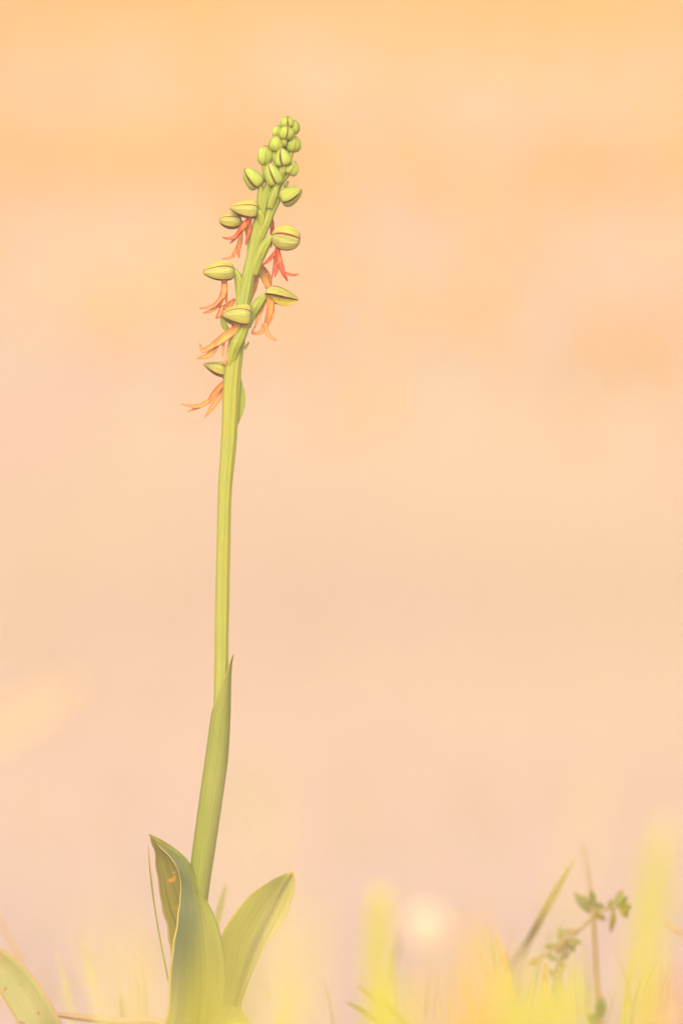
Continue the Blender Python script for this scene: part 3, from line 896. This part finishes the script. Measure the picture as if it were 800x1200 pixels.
# the blurred tangle of fine grass along the bottom edge: nobody could count it
def tangle(name, label, material, count, seed, w0, w1, spans, ys):
    rs = random.Random(seed)
    b = MB()
    for _ in range(count):
        px = rs.uniform(*rs.choice(spans))
        Y = rs.uniform(*rs.choice(ys))
        top, ln, w = rs.uniform(1085, 1190), rs.uniform(-36, 36), rs.uniform(w0, w1) * 1e-3
        a, c, d = P(px + ln, top, Y), P(px + ln * 0.45, top + 45, Y), P(px, top + 110, Y)
        r = Vector((d.x - ln * S, d.y + rs.uniform(-0.02, 0.02), ground_z(d.x, d.y) - 0.004))
        ribbon(b, [r, d, c, a], [w, w, w, w * 0.2], n=12, nu=5, fold=0.3, thick=0.0003, twist=rs.uniform(-0.8, 0.8))
    tag(b.build(name, material), label, kind='stuff')


_sp = [(540, 700), (590, 690), (385, 720), (700, 800), (60, 190)]
tangle('fine_grass', 'thin lime grass tangled along the bottom edge', M['grass_bright'], 18, 3, 0.8, 1.8, _sp, [(-0.40, -0.14), (0.08, 0.3)])
tangle('dry_fine_grass', 'thin amber and cream grass tangled along the bottom edge', M['grass_amber'], 8, 8, 0.8, 1.8, _sp, [(-0.42, -0.14)])
tangle('pale_fine_grass', 'thin milky green grass tangled along the bottom edge', M['grass_pale'], 12, 15, 0.8, 2.0, _sp, [(-0.42, -0.2), (0.08, 0.3)])
tangle('green_fine_grass', 'thin dull green grass standing in the soil behind the orchid', M['grass_green'], 12, 31, 0.7, 1.5, _sp, [(0.06, 0.32)])
tangle('dead_fine_grass', 'thin brown dead grass standing in the soil behind the orchid', M['straw'], 10, 44, 0.6, 1.3, _sp, [(0.06, 0.32)])


# small white flower, far out of focus in front
def white_flower(px, py, Y, r, label):
    c = P(px, py, Y)
    base = Vector((c.x + 0.006, Y, 0))
    t = thing('white_flower', label, 'flower', base)
    b = MB()
    tube(b, [Vector((base.x, Y, -0.003)), Vector((c.x + 0.003, Y, c.z * 0.5)), c], [0.0007, 0.0006, 0.0005], n=20, sides=8)
    b.build('stem', M['grass_pale'], t, base)
    b = MB()
    tube(b, [c + Vector((0, 0.001, 0)), c + Vector((0, -0.001, 0.0002)), c + Vector((0, -0.0025, 0.0004))], [r * 0.3, r * 0.36, r * 0.1], n=8, sides=14)
    b.build('flower_centre', M['petal_white'], t, c)
    for k in range(13):
        a = 2 * math.pi * k / 13
        d = Vector((math.cos(a), 0.0, math.sin(a)))
        b = MB()
        ribbon(b, [c + d * r * 0.25, c + d * r * 0.65 + Vector((0, -0.0012, 0)), c + d * r], [r * 0.25, r * 0.46, r * 0.16], n=7, nu=5, facing=Vector((0, -1, 0.0)), fold=0.15, thick=0.0002)
        b.build('petal', M['petal_white'], t, c)


white_flower(500, 1084, -0.36, 0.0040, 'small white flower out of focus near the bottom centre')
white_flower(763, 1196, -0.25, 0.0055, 'small white flower out of focus at the bottom right edge')


# reddish herb with small paired leaves
def herb():
    Y = 0.068
    base = P(704, 0, Y)
    base.z = ground_z(base.x, Y)
    t = thing('leafy_herb', 'slender herb with a reddish stem and small green leaves, lower right', 'herb', base)
    b = MB()
    main = [Vector((base.x, Y, -0.003)), P(703, 1205, Y), P(699, 1150, Y), P(696, 1100, Y), P(693, 1060, Y), P(689, 1028, Y + 0.01), P(682, 990, Y + 0.03)]
    tube(b, main, [0.0010, 0.0010, 0.0009, 0.0008, 0.0007, 0.0005, 0.0003], n=40, sides=8)
    b.build('stem', M['herb_stem'], t, base)
    for br in ([P(692, 1075, Y), P(680, 1088, Y), P(664, 1098, Y - 0.01), P(646, 1115, Y - 0.01), P(624, 1130, Y - 0.01)],
               [P(694, 1066, Y), P(706, 1066, Y), P(718, 1064, Y), P(728, 1060, Y)],
               [P(664, 1100, Y - 0.01), P(660, 1120, Y), P(652, 1150, Y)]):
        b = MB()
        tube(b, br, [0.0005] * (len(br) - 1) + [0.0003], n=16, sides=7)
        b.build('branch', M['herb_stem'], t, base)
    lv = [((690, 1068), (676, 1050), 2.6, 'herb_leaf'), ((690, 1070), (680, 1058), 2.4, 'herb_gold'), ((692, 1066), (692, 1046), 2.8, 'herb_leaf'),
          ((694, 1066), (704, 1062), 3.0, 'herb_leaf'), ((692, 1068), (700, 1074), 2.6, 'herb_leaf'), ((718, 1064), (716, 1086), 2.2, 'herb_leaf'),
          ((722, 1063), (727, 1047), 2.6, 'herb_leaf'), ((724, 1063), (737, 1063), 3.2, 'herb_leaf'), ((720, 1064), (732, 1054), 2.6, 'herb_leaf'),
          ((664, 1099), (666, 1090), 2.4, 'herb_leaf'), ((660, 1102), (676, 1104), 2.4, 'herb_leaf'), ((662, 1100), (670, 1112), 2.8, 'herb_leaf'),
          ((662, 1100), (654, 1114), 2.8, 'herb_leaf'), ((658, 1104), (646, 1112), 2.4, 'herb_leaf'),
          ((686, 1068), (684, 1052), 2.2, 'herb_leaf'), ((698, 1068), (706, 1076), 2.2, 'herb_leaf'), ((726, 1064), (734, 1072), 2.4, 'herb_leaf'), ((712, 1066), (716, 1056), 1.8, 'herb_leaf'),
          ((656, 1106), (656, 1090), 2.4, 'herb_leaf'), ((648, 1112), (640, 1108), 2.0, 'herb_leaf'), ((652, 1140), (658, 1128), 2.4, 'herb_leaf'),
          ((652, 1126), (642, 1120), 2.2, 'herb_leaf'), ((654, 1124), (664, 1118), 2.2, 'herb_leaf'), ((652, 1148), (644, 1138), 2.4, 'herb_leaf'), ((666, 1096), (676, 1090), 2.0, 'herb_gold'),
          ((636, 1122), (622, 1130), 2.4, 'herb_gold'), ((702, 1200), (690, 1192), 3.4, 'herb_leaf'), ((702, 1196), (704, 1172), 3.2, 'herb_leaf'), ((703, 1204), (690, 1204), 3.2, 'herb_leaf')]
    for (a, c, w, mt) in lv:
        c = (a[0] + (c[0] - a[0]) * 1.3, a[1] + (c[1] - a[1]) * 1.3)
        w *= 0.85
        p, q = P(a[0], a[1], Y), P(c[0], c[1], Y + random.uniform(-0.004, 0.004))
        b = MB()
        ribbon(b, [p, p.lerp(q, 0.5) + Vector((0, -0.0008, 0)), q], [w * 0.4e-3, w * 1.2e-3, w * 0.2e-3], n=9, nu=5, fold=0.4, thick=0.0003, roll=random.uniform(-.5, .5))
        b.build('leaf', M[mt], t, p)


herb()
